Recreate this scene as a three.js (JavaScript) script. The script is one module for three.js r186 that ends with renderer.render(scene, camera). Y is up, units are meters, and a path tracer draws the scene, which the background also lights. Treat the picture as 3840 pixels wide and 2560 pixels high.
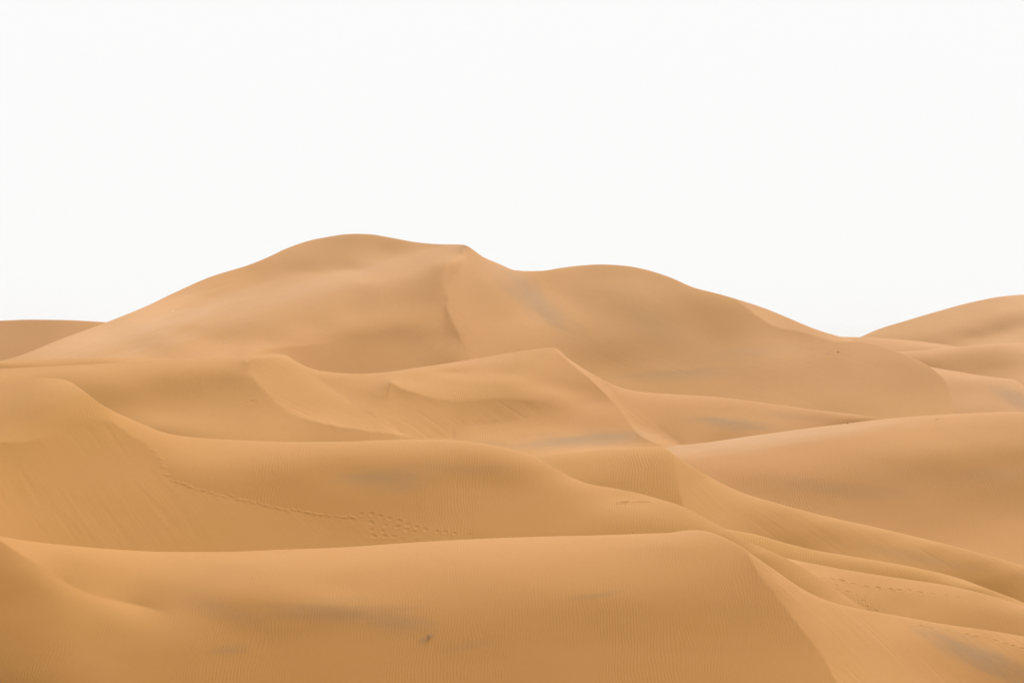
import * as THREE from 'three';

// ---------------------------------------------------------------- camera, sky, sun, exposure
const W = 3840, H = 2560, HZ = 1280;                       // photograph's own pixels: a telephoto view, level
const EYE = 24;                                            // metres above the lowest hollow
const scene = new THREE.Scene();
const camera = new THREE.PerspectiveCamera(20, 1024 / 682, 0.5, 9000);
camera.position.set(0, EYE, 0);
camera.lookAt(0, EYE, -100);
const F = H / 2 / Math.tan(THREE.MathUtils.degToRad(10));

const renderer = new THREE.WebGLRenderer({ antialias: true });
renderer.toneMapping = THREE.LinearToneMapping;
renderer.toneMappingExposure = 1.45;
renderer.shadowMap.enabled = true;

{ // a bright, evenly hazed white sky
  const w = 64, h = 64, d = new Float32Array(w * h * 4);
  for (let j = 0; j < h; j++) for (let i = 0; i < w; i++) {
    const up = Math.sin(((j + 0.5) / h - 0.5) * Math.PI), k = (j * w + i) * 4;
    const t = Math.max(0, up), L = 0.666 + 0.02 * t;
    d[k] = L; d[k + 1] = L * (1 - 0.004 * t); d[k + 2] = L * 1.0; d[k + 3] = 1;
  }
  const sky = new THREE.DataTexture(d, w, h, THREE.RGBAFormat, THREE.FloatType);
  sky.mapping = THREE.EquirectangularReflectionMapping;
  sky.magFilter = sky.minFilter = THREE.LinearFilter;
  sky.needsUpdate = true;
  scene.background = sky;
  scene.environment = sky;
}
const SUN = new THREE.Vector3(0.3, 0.64, -0.71).normalize();
const sun = new THREE.DirectionalLight(new THREE.Color(1, 0.98, 0.95), 4);
sun.position.copy(SUN).multiplyScalar(900).add(new THREE.Vector3(0, 0, -300));
sun.target.position.set(0, 0, -300);
sun.castShadow = true;
sun.shadow.radius = 22;                                    // veiled by haze: a broad, soft sun
Object.assign(sun.shadow.camera, { left: -600, right: 600, top: 600, bottom: -600, near: 1, far: 2500 });
sun.shadow.mapSize.set(4096, 4096);
scene.add(sun, sun.target);

scene.fog = new THREE.FogExp2(new THREE.Color(1, 0.96, 0.9), 0.00008);   // thin dusty haze between the far dunes

// ---------------------------------------------------------------- small helpers
function rng(seed) { let a = seed >>> 0; return () => { a = (a + 0x6D2B79F5) | 0; let t = Math.imul(a ^ (a >>> 15), 1 | a); t = (t + Math.imul(t ^ (t >>> 7), 61 | t)) ^ t; return ((t ^ (t >>> 14)) >>> 0) / 4294967296; }; }
const clamp = (x, a, b) => Math.min(b, Math.max(a, x));
const lerp = (a, b, t) => a + (b - a) * t;
const smooth = (a, b, x) => { const t = clamp((x - a) / (b - a), 0, 1); return t * t * (3 - 2 * t); };
const LAT = (() => { const r = rng(7), a = new Float32Array(65536); for (let i = 0; i < a.length; i++) a[i] = r(); return a; })();
function vnoise(x, y, px = 256, py = 256) {                // value noise, periodic in px x py cells
  const xi = Math.floor(x), yi = Math.floor(y), fx = x - xi, fy = y - yi;
  const ux = fx * fx * (3 - 2 * fx), uy = fy * fy * (3 - 2 * fy);
  const m = (n, p) => ((n % p) + p) % p;
  const x0 = m(xi, px), x1 = m(xi + 1, px), y0 = m(yi, py) * 256, y1 = m(yi + 1, py) * 256;
  return lerp(lerp(LAT[y0 + x0], LAT[y0 + x1], ux), lerp(LAT[y1 + x0], LAT[y1 + x1], ux), uy) * 2 - 1;
}
const fbm = (x, y) => vnoise(x, y) * 0.55 + vnoise(x * 2.1 + 31, y * 2.1 + 17) * 0.28 + vnoise(x * 4.3 + 91, y * 4.3 + 57) * 0.17;
function pchip(pts) {                                      // monotone cubic through [x, y] points
  const n = pts.length, x = pts.map((p) => p[0]), y = pts.map((p) => p[1]), h = [], d = [], m = [];
  for (let i = 0; i < n - 1; i++) { h[i] = x[i + 1] - x[i]; d[i] = (y[i + 1] - y[i]) / h[i]; }
  m[0] = d[0]; m[n - 1] = d[n - 2];
  for (let i = 1; i < n - 1; i++) {
    if (d[i - 1] * d[i] <= 0) { m[i] = 0; continue; }
    const w1 = 2 * h[i] + h[i - 1], w2 = h[i] + 2 * h[i - 1];
    m[i] = (w1 + w2) / (w1 / d[i - 1] + w2 / d[i]);
  }
  return (q) => {
    if (q <= x[0]) return y[0] + m[0] * (q - x[0]);
    if (q >= x[n - 1]) return y[n - 1] + m[n - 1] * (q - x[n - 1]);
    let i = 0; while (q > x[i + 1]) i++;
    const t = (q - x[i]) / h[i], t2 = t * t, t3 = t2 * t;
    return (2 * t3 - 3 * t2 + 1) * y[i] + (t3 - 2 * t2 + t) * h[i] * m[i] + (-2 * t3 + 3 * t2) * y[i + 1] + (t3 - t2) * h[i] * m[i + 1];
  };
}
function plate(pts, sx) {                                  // thin-plate surface through [x, y, v] points
  const n = pts.length, N = n + 3, A = [], X = pts.map((p) => (p[0] * sx) / 300), Y = pts.map((p) => p[1] / 300);
  const U = (r2) => (r2 < 1e-12 ? 0 : 0.5 * r2 * Math.log(r2));
  for (let i = 0; i < n; i++) {
    const r = new Float64Array(N + 1);
    for (let j = 0; j < n; j++) r[j] = U((X[i] - X[j]) ** 2 + (Y[i] - Y[j]) ** 2) + (i === j ? 0.0008 : 0);
    r[n] = 1; r[n + 1] = X[i]; r[n + 2] = Y[i]; r[N] = pts[i][2]; A.push(r);
  }
  for (let k = 0; k < 3; k++) { const r = new Float64Array(N + 1); for (let j = 0; j < n; j++) r[j] = k === 0 ? 1 : k === 1 ? X[j] : Y[j]; A.push(r); }
  for (let c = 0; c < N; c++) {
    let p = c; for (let r = c + 1; r < N; r++) if (Math.abs(A[r][c]) > Math.abs(A[p][c])) p = r;
    [A[c], A[p]] = [A[p], A[c]];
    for (let r = 0; r < N; r++) if (r !== c) { const q = A[r][c] / A[c][c]; if (q) for (let k = c; k <= N; k++) A[r][k] -= q * A[c][k]; }
  }
  const w = A.map((r, i) => r[N] / r[i]), lo = Math.min(...pts.map((p) => p[2])) - 0.03, hi = Math.max(...pts.map((p) => p[2])) + 0.03;
  return (px, py) => {
    const x = (px * sx) / 300, y = py / 300; let v = w[n] + w[n + 1] * x + w[n + 2] * y;
    for (let j = 0; j < n; j++) v += w[j] * U((x - X[j]) ** 2 + (y - Y[j]) ** 2);
    return clamp(v, lo, hi);
  };
}
function signedDistance(poly, x, y) {                      // positive inside
  let inside = false, d = 1e9;
  for (let i = 0, j = poly.length - 1; i < poly.length; j = i++) {
    const [xi, yi] = poly[i], [xj, yj] = poly[j];
    if ((yi > y) !== (yj > y) && x < ((xj - xi) * (y - yi)) / (yj - yi) + xi) inside = !inside;
    const ex = xj - xi, ey = yj - yi, t = clamp(((x - xi) * ex + (y - yi) * ey) / (ex * ex + ey * ey), 0, 1);
    d = Math.min(d, (x - xi - ex * t) ** 2 + (y - yi - ey * t) ** 2);
  }
  return Math.sqrt(d) * (inside ? 1 : -1);
}
const names = {};
const numbered = (n) => { const k = names[n] = (names[n] ?? -1) + 1; return k ? `${n}_${String(k).padStart(3, '0')}` : n; };
function tag(o, label, category, group, kind) {
  o.userData.label = label; o.userData.category = category;
  if (group) o.userData.group = group;
  if (kind) o.userData.kind = kind;
  return o;
}

// ---------------------------------------------------------------- sand: relief textures (ripples, avalanche streaks)
function relief(size, fn) {
  const d = new Uint8Array(size * size * 4);
  for (let j = 0; j < size; j++) for (let i = 0; i < size; i++) {
    const v = clamp(fn(i / size, j / size), 0, 1) * 255, k = (j * size + i) * 4;
    d[k] = d[k + 1] = d[k + 2] = v; d[k + 3] = 255;
  }
  const t = new THREE.DataTexture(d, size, size);
  t.wrapS = t.wrapT = THREE.RepeatWrapping; t.magFilter = THREE.LinearFilter; t.minFilter = THREE.LinearMipmapLinearFilter; t.generateMipmaps = true; t.needsUpdate = true;
  return t;
}
const NRIP = 64;
const rippleTex = relief(1024, (u, v) => {
  const warp = vnoise(u * 6, v * 8, 6, 8) * 0.9 + vnoise(u * 15 + 0.4, v * 18, 15, 18) * 0.45 + vnoise(u * 34, v * 40, 34, 40) * 0.16;
  const ph = (u * NRIP + warp) * Math.PI * 2;
  const s = 0.5 + 0.5 * Math.sin(ph + 0.5 * Math.sin(ph));
  const amp = smooth(-0.35, 0.55, vnoise(u * 5 + 0.3, v * 5, 5, 5) * 0.7 + vnoise(u * 11, v * 11, 11, 11) * 0.4);
  return 0.5 + (s - 0.5) * 0.8 * (0.05 + 0.95 * amp) + vnoise(u * 200, v * 200, 200, 200) * 0.015;
});
const streakTex = relief(1024, (u, v) => {
  const bend = u + 0.012 * vnoise(u * 3, v * 3, 3, 3);      // slides wander a little and fade in and out
  const calm = smooth(-0.5, 0.6, vnoise(u * 5 + 0.2, v * 4 + 0.7, 5, 4) + 0.5 * vnoise(u * 11, v * 9, 11, 9));
  const s = vnoise(bend * 16, v * 2, 16, 2) * 0.2 + vnoise(bend * 46, v * 5, 46, 5) * 0.14 + vnoise(bend * 120, v * 11, 120, 11) * 0.07;
  const g = vnoise(bend * 30 + 0.5, v * 4 + 0.5, 30, 4);
  return 0.55 + s * (0.25 + 0.75 * calm) - 0.25 * smooth(0.5, 0.95, g) * calm + vnoise(u * 250, v * 120, 250, 120) * 0.02;
});
const sand = (map, depth) => new THREE.MeshPhysicalMaterial({ vertexColors: true, roughness: 0.95, specularIntensity: 0.58, metalness: 0, bumpMap: map, bumpScale: depth, side: THREE.DoubleSide });

// ---------------------------------------------------------------- the dunes
// tone -> steepness towards the viewer: pale sand lies flat, deep-toned sand stands steep
const steep = (tone) => 0.02 + ((226 - tone) / 40) * 0.52;
const PALE = [0.365, 0.19, 0.071], GOLD = [0.328, 0.1485, 0.020], ROSE = [0.328, 0.1435, 0.031], HEAVY = [0.23, 0.118, 0.036];
const dunes = {};
// least squares for lnD on a grid of columns: conjugate gradients, coarse grids first
function settle(n, m, dx, yC, yB, p0, q0, trust, anchor, hold, lam) {
  const levels = [];
  for (let st = 16; st >= 1; st /= 2) { const ni = Math.floor((n - 1) / st) + 1, mi = Math.floor((m - 1) / st) + 1; if (ni > 3 && mi > 3) levels.push([st, ni, mi]); }
  let prev = null;
  for (const [st, a, b] of levels) {
    const at = (i, k) => Math.min(n - 1, i * st) * m + Math.min(m - 1, k * st), N = a * b, area = st * st;
    const cv = new Float64Array(N), tv = new Float64Array(N), ch = new Float64Array(N), cm = new Float64Array(N), th = new Float64Array(N), hx = (F / (dx * st));
    const slant = new Float64Array(N);
    for (let i = 0; i < a - 1; i++) { const I = Math.min(n - 1, i * st), J = Math.min(n - 1, I + st); for (let k = 0; k < b; k++) { const t = (k * st) / (m - 1); slant[i * b + k] = ((yC[J] - yC[I]) * (1 - t) + (yB[J] - yB[I]) * t) / (dx * st); } }
    const WA = Float64Array.from({ length: a }, (_, i) => Math.sqrt((hold[Math.min(n - 1, i * st)] * 0.1) / st));
    const A = (x, out) => { // gradient operator
      for (let i = 0; i < a; i++) for (let k = 0; k < b; k++) {
        const j = i * b + k; out[0][j] = cv[j] ? cv[j] * (x[j + 1] - x[j]) : 0;
        out[1][j] = ch[j] ? ch[j] * (x[j + b] - x[j]) + (cm[j] ? cm[j] * (x[j + 1] - x[j]) : 0) : 0;
      }
      for (let i = 0; i < a; i++) out[2][i] = WA[i] * x[i * b];
    };
    const At = (r, out) => {
      out.fill(0);
      for (let i = 0; i < a; i++) for (let k = 0; k < b; k++) {
        const j = i * b + k;
        if (cv[j]) { const v = cv[j] * r[0][j]; out[j + 1] += v; out[j] -= v; }
        if (ch[j]) { let v = ch[j] * r[1][j]; out[j + b] += v; out[j] -= v; if (cm[j]) { v = cm[j] * r[1][j]; out[j + 1] += v; out[j] -= v; } }
      }
      for (let i = 0; i < a; i++) out[i * b] += WA[i] * r[2][i];
    };
    const x = new Float64Array(N);
    if (!prev) for (let i = 0; i < a; i++) { let L = anchor[Math.min(n - 1, i * st)]; for (let k = 0; k < b; k++) x[i * b + k] = L; }
    else for (let i = 0; i < a; i++) for (let k = 0; k < b; k++) {
      const u = Math.min(prev.a - 1.0001, i / 2), v = Math.min(prev.b - 1.0001, k / 2), iu = Math.floor(u), kv = Math.floor(v), fu = u - iu, fv = v - kv, q = iu * prev.b + kv, P = prev.x;
      x[i * b + k] = lerp(lerp(P[q], P[q + 1], fv), lerp(P[q + prev.b], P[q + prev.b + 1], fv), fu);
    }
    const G = [new Float64Array(N), new Float64Array(N), new Float64Array(a)], r = new Float64Array(N), z = new Float64Array(N), d = new Float64Array(N), Ad = new Float64Array(N), dg = new Float64Array(N);
    for (let pass = 0; pass < 1; pass++) {
      // weigh each cell by about what its error does to the steepness (1 / p)
      for (let i = 0; i < a; i++) for (let k = 0; k < b; k++) {
        const j = i * b + k, c = at(i, k), I = Math.min(n - 1, i * st), hgt = (yB[I] - yC[I]) / (m - 1) * st, now = Math.min(p0[c], 3.5);
        const w = trust[c] / (Math.max(1, p0[c]) * now), l = Math.sqrt(lam) / Math.max(1.3, now);
        if (k < b - 1) { cv[j] = (-F / hgt) * w; tv[j] = ((p0[c] + p0[at(i, k + 1)]) / 2) * w; }
        if (i < a - 1) { ch[j] = hx * l; cm[j] = k < b - 1 ? -slant[j] * (F / hgt) * l : 0; th[j] = q0[c] * l; }
      }
      dg.fill(0);
      for (let i = 0; i < a; i++) for (let k = 0; k < b; k++) {
        const j = i * b + k; if (cv[j]) { dg[j] += cv[j] ** 2; dg[j + 1] += cv[j] ** 2; }
        if (ch[j]) { dg[j] += (ch[j] + cm[j]) ** 2; dg[j + b] += ch[j] ** 2; if (cm[j]) dg[j + 1] += cm[j] ** 2; }
      }
      for (let i = 0; i < a; i++) dg[i * b] += WA[i] * WA[i];
      A(x, G);
      for (let j = 0; j < N; j++) { G[0][j] = tv[j] - G[0][j]; G[1][j] = th[j] - G[1][j]; }
      for (let i = 0; i < a; i++) G[2][i] = WA[i] * anchor[Math.min(n - 1, i * st)] - G[2][i];
      At(G, r);
      let rz = 0; for (let j = 0; j < N; j++) { z[j] = r[j] / dg[j]; d[j] = z[j]; rz += r[j] * z[j]; }
      const stop = rz * 1e-9;
      for (let it = 0, most = (st > 2 ? 400 : st > 1 ? 140 : 60) / (pass ? 1.5 : 1); it < most && rz > stop; it++) {
        A(d, G); At(G, Ad); let dA = 0; for (let j = 0; j < N; j++) dA += d[j] * Ad[j];
        const al = rz / dA; let rn = 0;
        for (let j = 0; j < N; j++) { x[j] += al * d[j]; r[j] -= al * Ad[j]; z[j] = r[j] / dg[j]; rn += r[j] * z[j]; }
        const be = rn / rz; rz = rn; for (let j = 0; j < N; j++) d[j] = z[j] + be * d[j];
      }
    }
    prev = { a, b, x };
  }
  return prev.x;
}

function dune(key, o) {
  const x0 = o.x0 ?? -90, x1 = o.x1 ?? 3930, dx = o.dx ?? 4.5, n = Math.round((x1 - x0) / dx / 16) * 16 + 1;
  const crest = pchip(o.crest), depth = pchip(o.depth), bottom = pchip(o.bottom), rows = Math.round(o.rows / 16) * 16;
  const field = plate(o.tones.map(([x, y, t]) => [x, y, steep(t)]), o.squeeze ?? 0.35);
  const regions = (o.regions ?? []).map((r) => ({ ...r, field: plate(r.tones.map(([x, y, t]) => [x, y, steep(t)]), r.squeeze ?? 0.5) }));
  const BACK = [[0.25, -0.07], [0.5, -0.16], [1.2, -0.3], [3, -0.45], [8, -0.55], [14, -0.55]];
  const nb = BACK.length, R = rows + 1 + nb, pos = new Float32Array(n * R * 3), col = new Float32Array(n * R * 3), uv = new Float32Array(n * R * 2);
  const px = new Float32Array(n * R), py = new Float32Array(n * R), reg = new Int16Array(n * R);
  const put = (i, k, x, Y, D) => { const a = (i * R + k) * 3; pos[a] = (D * (x - W / 2)) / F; pos[a + 1] = EYE + Y; pos[a + 2] = -D; };
  // wanted steepness towards the viewer (p0 = d lnD / d elevation) and wanted sideways lean (q0), then the smooth surface that fits both best
  const R1 = rows + 1, yC = new Float64Array(n), yB = new Float64Array(n), p0 = new Float64Array(n * R1), q0 = new Float64Array(n * R1), trust = new Float64Array(n * R1).fill(o.trust ?? 1), regionOf = new Int16Array(n * R1);
  for (let i = 0; i < n; i++) { const x = x0 + i * dx; yC[i] = crest(x); yB[i] = Math.max(yC[i] + 12, bottom(x)); }
  const anchor = new Float64Array(n), hold = new Float64Array(n).fill(o.hold ?? 5);
  for (let i = 0; i < n; i++) {
    const x = x0 + i * dx; anchor[i] = Math.log(depth(x));
    if (o.meets && x > o.meets[1]) { const t = smooth(o.meets[1], o.meets[2], x); anchor[i] = Math.log(lerp(depth(x), dunes[o.meets[0]].depthAt(x, yC[i]) + pchip([[2680, -5], [3000, -4.6], [3120, -2.6], [3220, -0.3], [3300, 2]])(x), t)); hold[i] *= 1 + 600 * t; }
    const lean0 = (o.lean ?? 0) + (o.follow ?? 0.6) * clamp((crest(Math.min(x1, x + 150)) - crest(Math.max(x0, x - 150))) / (Math.min(x1, x + 150) - Math.max(x0, x - 150)), -0.6, 0.6);
    for (let k = 0; k <= rows; k++) {
      const y = yC[i] + (yB[i] - yC[i]) * (k / rows), e = (HZ - y) / F;
      let s = clamp(field(x, y), -0.04, 0.68), lean = lean0, id = 0;
      for (let r = 0; r < regions.length; r++) {
        const g = regions[r], jag = g.jag ? vnoise(x * 0.06, y * 0.06) * g.jag : 0, sd = signedDistance(g.poly, x, y) + jag, b = g.blend ?? 5;
        if (sd > -b) { const t = smooth(-b, b, sd) * (g.fade ? 1 - smooth(g.fade[0], g.fade[1], x) : 1), ln = lerp(g.lean ?? lean0, lean0, g.leanFade ? smooth(g.leanFade[0], g.leanFade[1], x) : 0); s = lerp(s, clamp(g.field(x, y), -0.04, 0.68), t); lean = lerp(lean, ln, t); if (sd > 0) id = r + 1; trust[i * R1 + k] = lerp(trust[i * R1 + k], g.trust ?? 1, t); }
      }
      s -= 0.07 * Math.exp(-(y - yC[i]) / 11);             // the lip of the crest is rounded off
      s += (o.rough ?? 0.02) * fbm(x * 0.006 + (o.seed ?? 0), y * 0.03 + (o.seed ?? 0));
      p0[i * R1 + k] = 1 / Math.max(o.least ?? 0.12, s - e); q0[i * R1 + k] = lean * p0[i * R1 + k]; regionOf[i * R1 + k] = id;
    }
  }
  const grid = settle(n, R1, dx, yC, yB, p0, q0, trust, anchor, hold, o.lam ?? 0.1).map(Math.exp);
  for (let i = 0; i < n; i++) {
    const x = x0 + i * dx;
    for (let k = 0; k <= rows; k++) {
      const y = yC[i] + (yB[i] - yC[i]) * (k / rows), e = (HZ - y) / F, D = grid[i * R1 + k], q = i * R + nb + k;
      px[q] = x; py[q] = y; reg[q] = regionOf[i * R1 + k];
      let lift = 0;
      for (const d of o.dents ?? []) {
        const ddx = x - d.x, ddy = y - d.y;
        if (Math.abs(ddx) > d.r * 3 || Math.abs(ddy) > d.r * 3) continue;
        const c = Math.cos(d.a ?? 0), sn = Math.sin(d.a ?? 0), ux = (ddx * c + ddy * sn) / d.rx, uy = (-ddx * sn + ddy * c) / d.ry, rr = Math.sqrt(ux * ux + uy * uy);
        lift += -d.h * (1 - smooth(0.35, 1.0, rr)) + Math.max(0, d.h) * 0.5 * smooth(0.7, 1.1, rr) * (1 - smooth(1.1, 1.6, rr));
        if (d.id && rr < 1.15) reg[q] = 100 + d.id;
      }
      put(i, nb + k, x, D * e + lift, D);
    }
    // the far side, falling away behind the crest
    const yc = yC[i]; let Db = grid[i * R1], Yb = Db * ((HZ - yc) / F), es = (HZ - yc) / F;
    BACK.forEach(([l, s], b) => { const st = (l * Db) / 120; Db += st; Yb += st * Math.min(es - 0.03, es + s); const q = i * R + nb - 1 - b; px[q] = x; py[q] = yc; put(i, nb - 1 - b, x, Yb, Db); });
  }
  // colour of the sand itself: streaky drifts of golden and rosier grains, pale drifts that partly paint the brightness of lit slopes, darker heavy-mineral lags where the wind left them
  for (let q = 0; q < n * R; q++) {
    const X = pos[q * 3], Y = pos[q * 3 + 1], Z = pos[q * 3 + 2], sc = 100 / (o.dist ?? 100);
    const m = clamp(0.5 + 0.4 * fbm(X * 0.05 * sc + 3.3, (Z * 0.25 + Y * 0.9) * sc + 5.1) + (o.rose ?? 0), 0, 1);
    let heavy = 0, pale = 0;
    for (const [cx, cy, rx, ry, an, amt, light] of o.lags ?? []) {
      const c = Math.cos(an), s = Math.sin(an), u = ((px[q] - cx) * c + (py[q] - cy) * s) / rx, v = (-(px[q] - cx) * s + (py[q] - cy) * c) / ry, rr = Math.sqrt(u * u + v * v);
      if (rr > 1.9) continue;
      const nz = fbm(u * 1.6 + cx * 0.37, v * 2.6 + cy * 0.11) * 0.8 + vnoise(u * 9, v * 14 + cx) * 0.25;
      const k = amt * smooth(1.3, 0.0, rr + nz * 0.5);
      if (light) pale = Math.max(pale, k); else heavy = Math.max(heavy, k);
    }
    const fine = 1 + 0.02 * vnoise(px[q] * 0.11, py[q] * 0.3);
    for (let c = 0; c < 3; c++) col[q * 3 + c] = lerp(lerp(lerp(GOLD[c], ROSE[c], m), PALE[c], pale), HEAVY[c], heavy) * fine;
    const lam = o.ripple ?? 0.14;
    uv[q * 2] = (X + 0.04 * Z) / (lam * NRIP); uv[q * 2 + 1] = (Z - 0.1 * X) / (lam * NRIP * 1.4);
  }
  const index = [];
  for (let i = 0; i < n - 1; i++) for (let k = 0; k < R - 1; k++) { const a = i * R + k, b = a + R; index.push(a, a + 1, b, b, a + 1, b + 1); }
  const whole = new THREE.BufferGeometry();
  whole.setAttribute('position', new THREE.BufferAttribute(pos, 3)); whole.setIndex(index); whole.computeVertexNormals();
  const nor = whole.attributes.normal.array;
  // split the skin into its faces (windward, slip, footprints), which keep sharing edges and normals
  const faces = new Map();
  for (let t = 0; t < index.length; t += 6) {
    const id = reg[index[t]];
    if (!faces.has(id)) faces.set(id, []);
    const f = faces.get(id); for (let j = 0; j < 6; j++) f.push(index[t + j]);
  }
  const root = faces.size > 1 ? new THREE.Group() : null;
  const meshes = [];
  for (const [id, list] of faces) {
    const remap = new Map(), P = [], N = [], C = [], T = [], I = [];
    const g = id > 0 && id < 100 ? regions[id - 1] : null;
    const along = g?.streak;                              // ground direction of the avalanche streaks
    for (const q of list) {
      let v = remap.get(q);
      if (v === undefined) {
        v = P.length / 3; remap.set(q, v);
        P.push(pos[q * 3], pos[q * 3 + 1], pos[q * 3 + 2]); N.push(nor[q * 3], nor[q * 3 + 1], nor[q * 3 + 2]); C.push(col[q * 3], col[q * 3 + 1], col[q * 3 + 2]);
        if (along) { const X = pos[q * 3], Z = pos[q * 3 + 2], L = 12 * (o.dist ?? 100) / 100; T.push((X * along[1] - Z * along[0]) / L, (X * along[0] + Z * along[1]) / L); } else T.push(uv[q * 2], uv[q * 2 + 1]);
      }
      I.push(v);
    }
    const geo = new THREE.BufferGeometry();
    geo.setAttribute('position', new THREE.Float32BufferAttribute(P, 3)); geo.setAttribute('normal', new THREE.Float32BufferAttribute(N, 3));
    geo.setAttribute('color', new THREE.Float32BufferAttribute(C, 3)); geo.setAttribute('uv', new THREE.Float32BufferAttribute(T, 2)); geo.setIndex(I);
    const mat = along ? (o.streakMat ??= sand(streakTex, (g.relief ?? 0.1) * 0.25)) : (o.rippleMat ??= sand(rippleTex, o.rippleHeight ?? (o.ripple ?? 0.14) * 0.07));
    const m = new THREE.Mesh(geo, mat);
    m.castShadow = m.receiveShadow = true;
    m.name = id >= 100 ? 'footprint' : g ? g.name : 'windward_face';
    meshes.push(m);
  }
  let top;
  if (root) { for (const m of meshes) root.add(m); top = root; } else top = meshes[0];
  top.name = numbered('sand_dune');
  tag(top, o.label, 'dune', null, 'structure');
  scene.add(top);
  const self = dunes[key] = {
    depthAt(x, y) {
      const c = clamp((x - x0) / dx, 0, n - 1.001), i = Math.floor(c), f = c - i;
      const at = (j) => { const xx = x0 + j * dx, yc = crest(xx), yb = Math.max(yc + 12, bottom(xx)), t = clamp(((y - yc) / (yb - yc)) * rows, 0, rows - 0.001), k = Math.floor(t); return lerp(grid[j * (rows + 1) + k], grid[j * (rows + 1) + k + 1], t - k); };
      return lerp(at(i), at(i + 1), f);
    },
    point(x, y) { const D = self.depthAt(x, y); return new THREE.Vector3((D * (x - W / 2)) / F, EYE + (D * (HZ - y)) / F, -D); },
  };
  return self;
}

// wide desert floor beneath and beyond the dunes
{
  const g = new THREE.PlaneGeometry(9000, 9000, 1, 1); g.rotateX(-Math.PI / 2);
  const m = new THREE.Mesh(g, new THREE.MeshStandardMaterial({ color: new THREE.Color().setRGB(0.4, 0.21, 0.075), roughness: 0.95 }));
  m.name = 'desert_ground'; m.position.set(0, -4, -3000); m.receiveShadow = true;
  tag(m, 'flat sandy desert floor lying beneath and far beyond the dunes', 'ground', null, 'structure');
  scene.add(m);
}
dune('far_left', {
  label: 'small far dune on the horizon, its flat dull crest cut off by the long left slope of the tallest dune',
  x0: -90, x1: 560, dx: 6, rows: 50, dist: 800, seed: 1, rose: 0.4, rough: 0.012, ripple: 0.6,
  crest: [[-90, 1205], [0, 1202], [110, 1198], [220, 1199], [400, 1208], [560, 1222]], depth: [[-90, 780], [560, 800]], bottom: [[-90, 1400], [560, 1400]],
  tones: [[-50, 1215, 204], [50, 1212, 197], [50, 1260, 197], [50, 1330, 195], [250, 1215, 194], [250, 1250, 196], [400, 1260, 204], [500, 1350, 193]],
});
dune('far_right', {
  label: 'rounded far dune at the right horizon with a dark band sweeping down its pale face',
  x0: 3020, x1: 3930, dx: 5, rows: 70, dist: 760, seed: 2, rough: 0.012, ripple: 0.6, rose: 0,
  crest: [[3020, 1345], [3120, 1310], [3226, 1264], [3300, 1232], [3399, 1202], [3503, 1171], [3657, 1130], [3766, 1110], [3840, 1104], [3930, 1100]], depth: [[3020, 700], [3930, 760]], bottom: [[3020, 1420], [3930, 1400]],
  tones: [[3250, 1270, 203], [3300, 1250, 210], [3399, 1212, 208], [3399, 1250, 207], [3503, 1182, 207], [3503, 1230, 209], [3503, 1265, 198], [3503, 1282, 192], [3657, 1140, 208], [3657, 1190, 207], [3657, 1225, 199], [3657, 1248, 184], [3657, 1278, 206], [3766, 1120, 205], [3766, 1170, 205], [3766, 1205, 191], [3766, 1230, 187], [3766, 1260, 213], [3840, 1115, 222], [3840, 1165, 213], [3840, 1200, 196], [3840, 1235, 216], [3840, 1265, 222], [3560, 1300, 197]],
});
dune('tail', {
  label: 'low pale tongue of sand behind the tallest dune, running right to the foot of the far rounded dune',
  x0: 3020, x1: 3930, dx: 5, rows: 40, dist: 480, seed: 3, rough: 0.012, ripple: 0.5, rose: 0,
  crest: [[3020, 1258], [3150, 1262], [3226, 1264], [3405, 1275], [3492, 1285], [3591, 1300], [3680, 1318], [3760, 1336], [3930, 1375]], depth: [[3020, 540], [3930, 540]], bottom: [[3020, 1400], [3930, 1440]],
  tones: [[3150, 1275, 211], [3226, 1270, 212], [3300, 1285, 209], [3405, 1282, 216], [3405, 1305, 208], [3492, 1293, 217], [3492, 1310, 203], [3560, 1303, 217], [3650, 1340, 226], [3200, 1350, 201]],
});
dune('right_back', {
  label: 'shadowy dune with a near level crest at the right edge below the far rounded dune',
  x0: 3280, x1: 3930, dx: 5, rows: 50, dist: 470, seed: 4, rough: 0.015, ripple: 0.5,
  crest: [[3280, 1326], [3369, 1318], [3465, 1313], [3591, 1300], [3700, 1292], [3840, 1284], [3930, 1280]], hold: 6, depth: [[3280, 510], [3930, 520]], bottom: [[3280, 1480], [3930, 1480]],
  tones: [[3400, 1325, 209], [3465, 1320, 211], [3465, 1345, 196], [3465, 1365, 183], [3591, 1308, 212], [3591, 1340, 195], [3591, 1380, 191], [3750, 1298, 207], [3750, 1330, 195], [3750, 1370, 190], [3750, 1400, 198], [3840, 1300, 216], [3840, 1340, 203], [3840, 1400, 210], [3600, 1450, 187]],
});
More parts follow.
